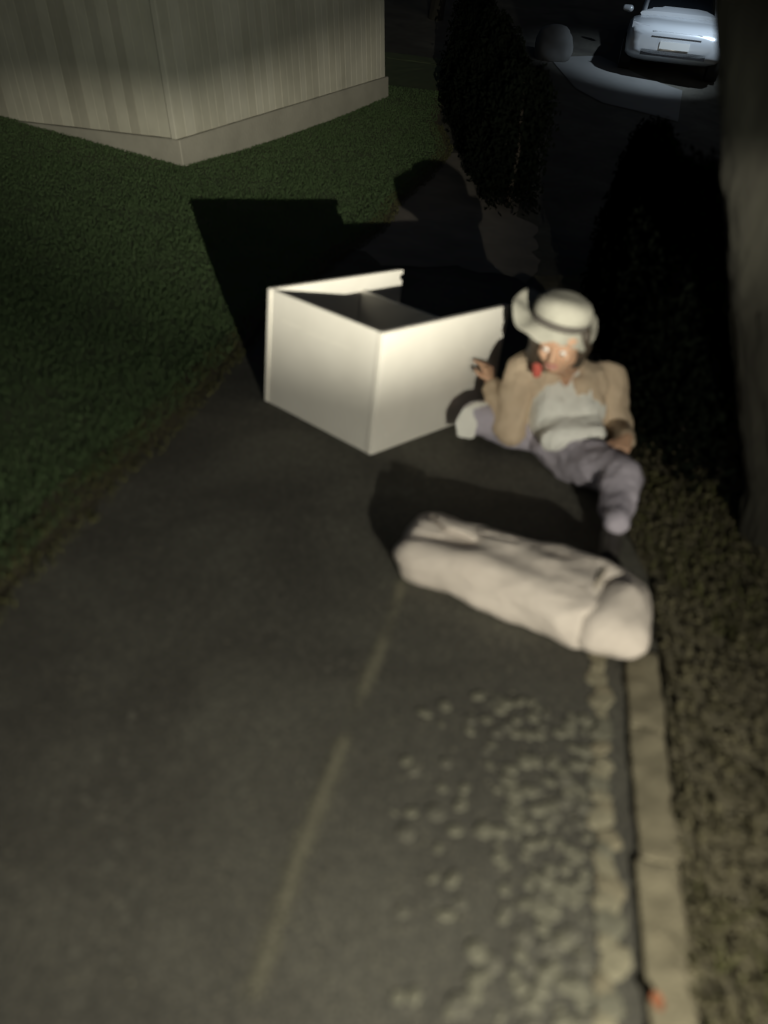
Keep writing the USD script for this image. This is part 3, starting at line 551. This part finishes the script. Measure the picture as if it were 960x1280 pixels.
tr = union([hull((J['hipL'], .112), (J['hipR'], .112), (J['pel'] + P3(0, 0, -.01), .125)), chain([(J['hipL'], .112), (J['hipL'] * .45 + J['kneeL'] * .55, .098), (J['kneeL'], .082)]), chain([(J['kneeL'], .082), (J['kneeL'] * .5 + J['ankL'] * .5, .068), (J['ankL'] + P3(0, .01, .035), .048)]),
            chain([(J['hipR'], .112), (J['hipR'] * .45 + J['kneeR'] * .55, .094), (J['kneeR'], .074)]), chain([(J['kneeR'], .074), (J['kneeR'] * .5 + J['ankR'] * .5, .066), (J['ankR'], .055)])])
obj('trousers', organic(tr, .011, 5, .028, 11, 15), 'trousers', person, smooth=True)
for s, hsx in (('L', (J['heelL'], J['toeL'], J['ankL'])), ('R', (J['ankR'] + P3(-.02, .0, -.0), J['toeR'], J['ankR']))):
    h_, t_, a_ = hsx
    sm = union([hull((a_ + P3(0, 0, .03), .044), (h_, .040)), hull((h_ + P3(0, 0, .005), .042), (t_ + P3(0, 0, .004), .036), (h_ * .5 + t_ * .5 + P3(0, 0, .012), .044)), hull((h_, .042), (a_, .046))])
    m_ = flat_floor(organic(sm, .01, 4), .004 if s == 'L' else .004); obj('shoe', m_, 'shoe', person, smooth=True)
sc_ = []
for a in np.linspace(0, 2 * math.pi, 15)[:-1]:
    b = a + 2 * math.pi / 14
    pt = lambda t: J['neck'] + P3(-.035, .0, .015) + P3(math.cos(t) * .078, math.sin(t) * .068, -.02 * math.sin(t) * 0 + .018 * math.sin(t))
    sc_.append(hull((pt(a), .020), (pt(b), .020)))
sc_ += [hull((J['neck'] + P3(-.10, -.05, .03), .03), (J['neck'] + P3(-.165, -.12, .085), .027)), hull((J['neck'] + P3(-.165, -.12, .085), .026), (J['neck'] + P3(-.165, -.16, .01), .018))]
obj('scarf', organic(union(sc_), .008, 4, .006, 30, 2), 'scarf', person, smooth=True)
# the rag in the person's right hand
rp = J['wrR'] + P3(-.035, .06, .07)
rag = flap([(P3(.44, 3.58, .20), P3(1, .2, 0)), (P3(.40, 3.53, .222), P3(1, .2, 0)), (P3(.36, 3.48, .205), P3(1.2, .35, 0)), (P3(.335, 3.44, .15), P3(1.3, .3, 0)), (P3(.34, 3.42, .085), P3(1.1, .3, 0))], 0.085, 0.006, 44)
obj('rag', rag, 'shirt', smooth=True, label='crumpled white cloth draped over the bent knee of the person', category='cloth')

# ------------------------------------------------------------------ hedge, tree and far planting
def leafy(c, size, rng): return leaf_quads(c, size, rng, normals=rng.normal(0, 1, (len(c), 3)))
HL = np.array([(1.62, 3.25), (1.47, 3.55), (1.42, 4.2), (1.48, 5.2), (1.62, 6.2), (1.9, 7.6)])
nlf = 52000
s_ = RNG.random(nlf); dd = np.concatenate([[0], np.cumsum(np.linalg.norm(np.diff(HL, axis=0), axis=1))]); dd /= dd[-1]
cx, cy = np.interp(s_, dd, HL[:, 0]), np.interp(s_, dd, HL[:, 1])
hz = RNG.random(nlf) ** 0.8; wid = 0.26 * (0.8 + 0.5 * meshkit.noise(np.column_stack([s_ * 14, hz * 4, 0 * s_]), 6)) * np.sqrt(np.clip(1.08 - hz ** 3, 0.05, 1)); hgt = 1.22 + 0.14 * (meshkit.noise(np.column_stack([s_ * 18, 0 * s_, 0 * s_]), 8) - .5)
a_ = RNG.random(nlf) * 2 * math.pi; rad = wid * np.sqrt(RNG.uniform(0.35, 1, nlf))
pts = np.column_stack([cx + np.cos(a_) * rad, cy + np.sin(a_) * rad, T(cx, cy) + 0.02 + hz * hgt + RNG.normal(0, .03, nlf)])
hedge = thing('hedge', 'dark dense evergreen hedge running along the right side of the driveway', 'hedge')
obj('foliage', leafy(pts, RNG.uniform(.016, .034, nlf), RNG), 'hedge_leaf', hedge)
for t in np.linspace(0.03, .97, 12):
    c = P3(np.interp(t, dd, HL[:, 0]), np.interp(t, dd, HL[:, 1]), 0); c[2] = T(c[0], c[1])
    obj('stem', tri(chain([(c, .03), (c + P3(random.uniform(-.05, .05), random.uniform(-.05, .05), .5), .022), (c + P3(random.uniform(-.1, .1), random.uniform(-.1, .1), 1.05), .008)])), 'twig', hedge, smooth=True)
FL = np.array([(0.98, 9.0), (0.86, 9.8), (0.74, 11.0), (0.55, 12.6), (0.35, 14.5)])
nf = 30000
s_ = RNG.random(nf); dd = np.concatenate([[0], np.cumsum(np.linalg.norm(np.diff(FL, axis=0), axis=1))]); dd /= dd[-1]
cx, cy = np.interp(s_, dd, FL[:, 0]), np.interp(s_, dd, FL[:, 1])
hz = RNG.random(nf) ** .85; wid = .34 * (.8 + .5 * meshkit.noise(np.column_stack([s_ * 12, hz * 4, 0 * s_]), 16)) * np.sqrt(np.clip(1.08 - hz ** 3, .05, 1))
a_ = RNG.random(nf) * 2 * math.pi; rad = wid * np.sqrt(RNG.uniform(.3, 1, nf))
pts = np.column_stack([cx + np.cos(a_) * rad, cy + np.sin(a_) * rad, T(cx, cy) + .02 + hz * (1.45 + .3 * (meshkit.noise(np.column_stack([s_ * 15, 0 * s_, 0 * s_]), 18) - .5)) + RNG.normal(0, .03, nf)])
fh = thing('hedge', 'dark hedge beyond the cabinet where the driveway climbs past the lawn', 'hedge')
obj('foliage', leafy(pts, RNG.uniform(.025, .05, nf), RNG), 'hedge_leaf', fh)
for t in np.linspace(.05, .95, 9):
    c = P3(np.interp(t, dd, FL[:, 0]), np.interp(t, dd, FL[:, 1]), 0); c[2] = T(c[0], c[1])
    obj('stem', tri(chain([(c, .03), (c + P3(.02, .03, .6), .022), (c + P3(-.05, .04, 1.25), .008)])), 'twig', fh, smooth=True)
def trunk(base, joints, seed, knots=0.02, length=.035):
    m_ = tri(chain([(np.asarray(base) + P3(*p), r) for p, r in joints]).refine_to_length(length)); trimesh.smoothing.filter_taubin(m_, iterations=6)
    v = np.asarray(m_.vertices); k = meshkit.fbm(v * [14, 14, 2.2], 4, seed) - .5; ridge = np.abs(meshkit.noise(v * [26, 26, 3], seed + 1) * 2 - 1)
    m_.vertices = v + m_.vertex_normals * (knots * k + .012 * (ridge - .5))[:, None]; return m_
def tree(name, label, base, joints, crown, nl, leaf, seed, size=(.04, .09), group=None, parts=5):
    t = thing(name, label, 'tree', group); obj('trunk', trunk(base, joints, seed), 'bark', t, smooth=True)
    rng = np.random.default_rng(seed); cs = []
    tip = np.asarray(base) + P3(*joints[-1][0])
    for k in range(parts):
        c = tip + np.array([rng.normal(0, crown[0] * .5), rng.normal(0, crown[0] * .5), rng.uniform(-.3, 1) * crown[1] * .6]); lb_ = tri(chain([(np.asarray(base) + P3(*joints[-2][0]) * rng.uniform(.8, 1), joints[-1][1] * .7), (c * .6 + tip * .4, joints[-1][1] * .4), (c, .012)])); obj('limb', lb_, 'bark', t, smooth=True)
        for _ in range(5): cs.append(c + rng.normal(0, crown[0] * .32, 3))
    cs = np.array(cs); cc = cs[rng.integers(0, len(cs), nl)] + rng.normal(0, crown[0] * .17, (nl, 3))
    obj('crown', leafy(cc, rng.uniform(*size, nl), rng), leaf, t); return t
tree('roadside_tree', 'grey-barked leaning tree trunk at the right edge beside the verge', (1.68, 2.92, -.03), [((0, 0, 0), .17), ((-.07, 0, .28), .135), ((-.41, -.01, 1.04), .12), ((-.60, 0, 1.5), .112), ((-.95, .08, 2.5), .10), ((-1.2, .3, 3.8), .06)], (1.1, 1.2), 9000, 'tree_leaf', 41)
T3 = lambda x, y: (x, y, float(T(x, y)) - .05)
for k, (x, y, h, lab) in enumerate([(-.2, 18.6, 5.5, 'dark slim tree standing behind the shed at the top of the drive'), (1.6, 21.5, 6.5, 'dark tree in the far background left of the parked car'), (8.2, 19.5, 6.0, 'dark tree at the far right behind the parked car'), (-4.5, 20, 6.0, 'dark tree rising behind the shed roof')]):
    tree('background_tree', lab, T3(x, y), [((0, 0, 0), .16), ((.05, 0, h * .3), .13), ((.0, .1, h * .6), .09)], (h * .28, h * .35), 5000, 'tree_leaf', 60 + k, (.06, .14))
bt = T3(2.05, 16.9)
obj('boulder', pebble(.34, .30, .36, 77, 3, .2).apply_translation([bt[0], bt[1], bt[2] + .22]), 'slab', smooth=True, label='pale rounded boulder at the far end of the drive', category='boulder')

# ------------------------------------------------------------------ far parked car, seen from the front
cx_, cy_ = 4.42, 18.0; cz_ = float(T(cx_, 16.6)) + 0.02
car = thing('parked_car', 'silver car parked facing down the drive under a bluish light', 'car', loc=(cx_, cy_, cz_), rz=-12)
W2 = .86
def loft(secs, nseg=18):
    v = []
    for y, w, z0, z1, pw in secs:
        for t in np.linspace(0, 2 * math.pi, nseg, endpoint=False):
            c, s = math.cos(t), math.sin(t); v.append((np.sign(c) * abs(c) ** pw * w, y, (z0 + z1) / 2 + np.sign(s) * abs(s) ** pw * (z1 - z0) / 2))
    v = np.array(v); K = len(secs); ii = np.arange(K * nseg).reshape(K, nseg); i2 = np.roll(ii, -1, axis=1)
    f = np.stack([ii[:-1], i2[:-1], i2[1:], ii[1:]], -1).reshape(-1, 4); f = np.vstack([f[:, [0, 1, 2]], f[:, [0, 2, 3]]])
    f = np.vstack([f, [[ii[0, 0], ii[0, k + 1], ii[0, k]] for k in range(1, nseg - 1)], [[ii[-1, 0], ii[-1, k], ii[-1, k + 1]] for k in range(1, nseg - 1)]])
    t = trimesh.Trimesh(v, f, process=False); trimesh.repair.fix_normals(t); return t
obj('body', loft([(-2.02, .62, .30, .60, .45), (-1.98, .76, .24, .68, .4), (-1.8, .83, .20, .78, .4), (-1.3, .86, .2, .88, .4), (-.9, .87, .2, .95, .38), (0, .87, .2, .98, .38), (1.2, .87, .2, .98, .38), (1.7, .85, .22, .96, .4), (1.95, .78, .28, .88, .42)]), 'car_paint', car, smooth=50)
obj('cabin', loft([(-.95, .70, .9, 1.0, .5), (-.35, .68, .9, 1.38, .45), (.1, .66, .9, 1.46, .42), (.9, .66, .9, 1.44, .42), (1.5, .66, .9, 1.2, .45), (1.75, .66, .9, 1.0, .5)]), 'car_paint', car, smooth=50)
ws = trimesh.convex.convex_hull(np.array([[-.60, -.93, 1.0], [.60, -.93, 1.0], [-.54, -.38, 1.36], [.54, -.38, 1.36], [-.60, -.95, .985], [.60, -.95, .985], [-.54, -.41, 1.375], [.54, -.41, 1.375]])); obj('windscreen', ws, 'car_glass', car)
for s in (-1, 1):
    obj('side_window', trimesh.convex.convex_hull(np.array([[s * .69, -.3, 1.02], [s * .69, 1.3, 1.02], [s * .675, 0, 1.36], [s * .675, 1.0, 1.36], [s * .66, -.3, 1.02], [s * .66, 1.3, 1.02], [s * .65, 0, 1.36], [s * .65, 1.0, 1.36]])), 'car_glass', car)
    obj('headlight', trimesh.convex.convex_hull(np.array([[s * .46, -1.985, .60], [s * .78, -1.86, .64], [s * .78, -1.83, .76], [s * .48, -1.93, .71], [s * .46, -1.90, .60], [s * .76, -1.78, .64], [s * .48, -1.85, .71]])), 'head_lens', car)
    obj('mirror', tri(hull((P3(s * .90, -.62, 1.02), .06), (P3(s * .99, -.60, 1.03), .05))), 'car_paint', car, smooth=True)
    for y in (-1.28, 1.25):
        w = obj('wheel', trimesh.creation.cylinder(.31, .2, sections=28).apply_transform(rot([0, 1, 0], 90)).apply_translation([s * .78, y, .31]), 'tyre', car, smooth=40)
        obj('rim', trimesh.creation.cylinder(.2, .21, sections=20).apply_transform(rot([0, 1, 0], 90)).apply_translation([s * .785, y, .31]), 'head_lens', w, smooth=40)
obj('grille', trimesh.convex.convex_hull(np.array([[x, y, z] for x in (-.42, .42) for (y, z) in ((-2.025, .55), (-2.0, .64), (-1.9, .55), (-1.9, .64))])), 'car_trim', car)
obj('lower_intake', trimesh.convex.convex_hull(np.array([[x, y, z] for x in (-.55, .55) for (y, z) in ((-2.02, .27), (-2.02, .36), (-1.9, .27), (-1.9, .36))])), 'car_trim', car)
obj('number_plate', trimesh.creation.box([.5, .015, .11]).apply_translation([0, -2.03, .44]), 'plate', car)
# the lamp over the car, on its post out of frame
pl = thing('porch_lamp', 'bluish lamp on a post above the parked car', 'lamp')
lb0 = P3(5.5, 14.3, float(T(5.5, 14.3)))
obj('post', tri(chain([(lb0, .05), (P3(5.5, 14.3, 4.75), .04), (P3(4.95, 14.58, 4.85), .03)])), 'housing', pl, smooth=True)
obj('shade', trimesh.creation.cone(.2, .16, sections=24).apply_translation([4.9, 14.6, 4.66]), 'housing', pl, smooth=40)

# ------------------------------------------------------------------ the headlamp's housing, out of view, and an added beam-cutting shield (dipped beam: level on one side, rising on the other)
hd = thing('headlamp', 'unseen car headlamp unit on a short post with an added plate shaping its beam', 'headlamp')
lz = direction(LAMP_AZ, 0.0); lx = np.array([lz[1], -lz[0], 0])
def lamp_pt(az, el, dist):
    q = direction(az, el); return LAMP + q * dist / (q @ lz)
D = 0.42
cut_line = [(-62, -1.5), (-32, -1.2), (-28.6, -.85), (-25.2, -.38), (-21.3, -.1), (-19.4, -.1), (-17, .65), (-14.2, 1.55), (-9.8, 3.25), (-7.8, 3.95), (-1.5, 6.6), (4, 8.6), (18, 13)]
front = [lamp_pt(a, el_, D) for a, el_ in cut_line]; topp = [p + np.array([0, 0, .30]) for p in front]
v = np.array(front + topp + [p + lz * .003 for p in front] + [p + lz * .003 for p in topp]); K = len(front); f = []
for k in range(K - 1):
    f += [(k, k + 1, K + k + 1, K + k), (2 * K + k + 1, 2 * K + k, 3 * K + k, 3 * K + k + 1), (k + 1, k, 2 * K + k, 2 * K + k + 1), (K + k, K + k + 1, 3 * K + k + 1, 3 * K + k)]
f += [(0, K, 3 * K, 2 * K), (2 * K - 1, K - 1, 3 * K - 1, 4 * K - 1)]
obj('added_shield', (v, np.array(f)), 'part_clear_plate', hd)
hs = trimesh.creation.box([.5, .03, .5]); M = np.eye(4); M[:3, 0], M[:3, 1], M[:3, 2], M[:3, 3] = lx, lz, [0, 0, 1], LAMP - lz * .12; hs.apply_transform(M)
obj('back_plate', hs, 'housing', hd)
obj('mounting_post', tri(chain([(P3(LAMP[0], LAMP[1] - .15, 0), .04), (P3(LAMP[0], LAMP[1] - .15, LAMP[2]), .035)])), 'housing', hd, smooth=True)
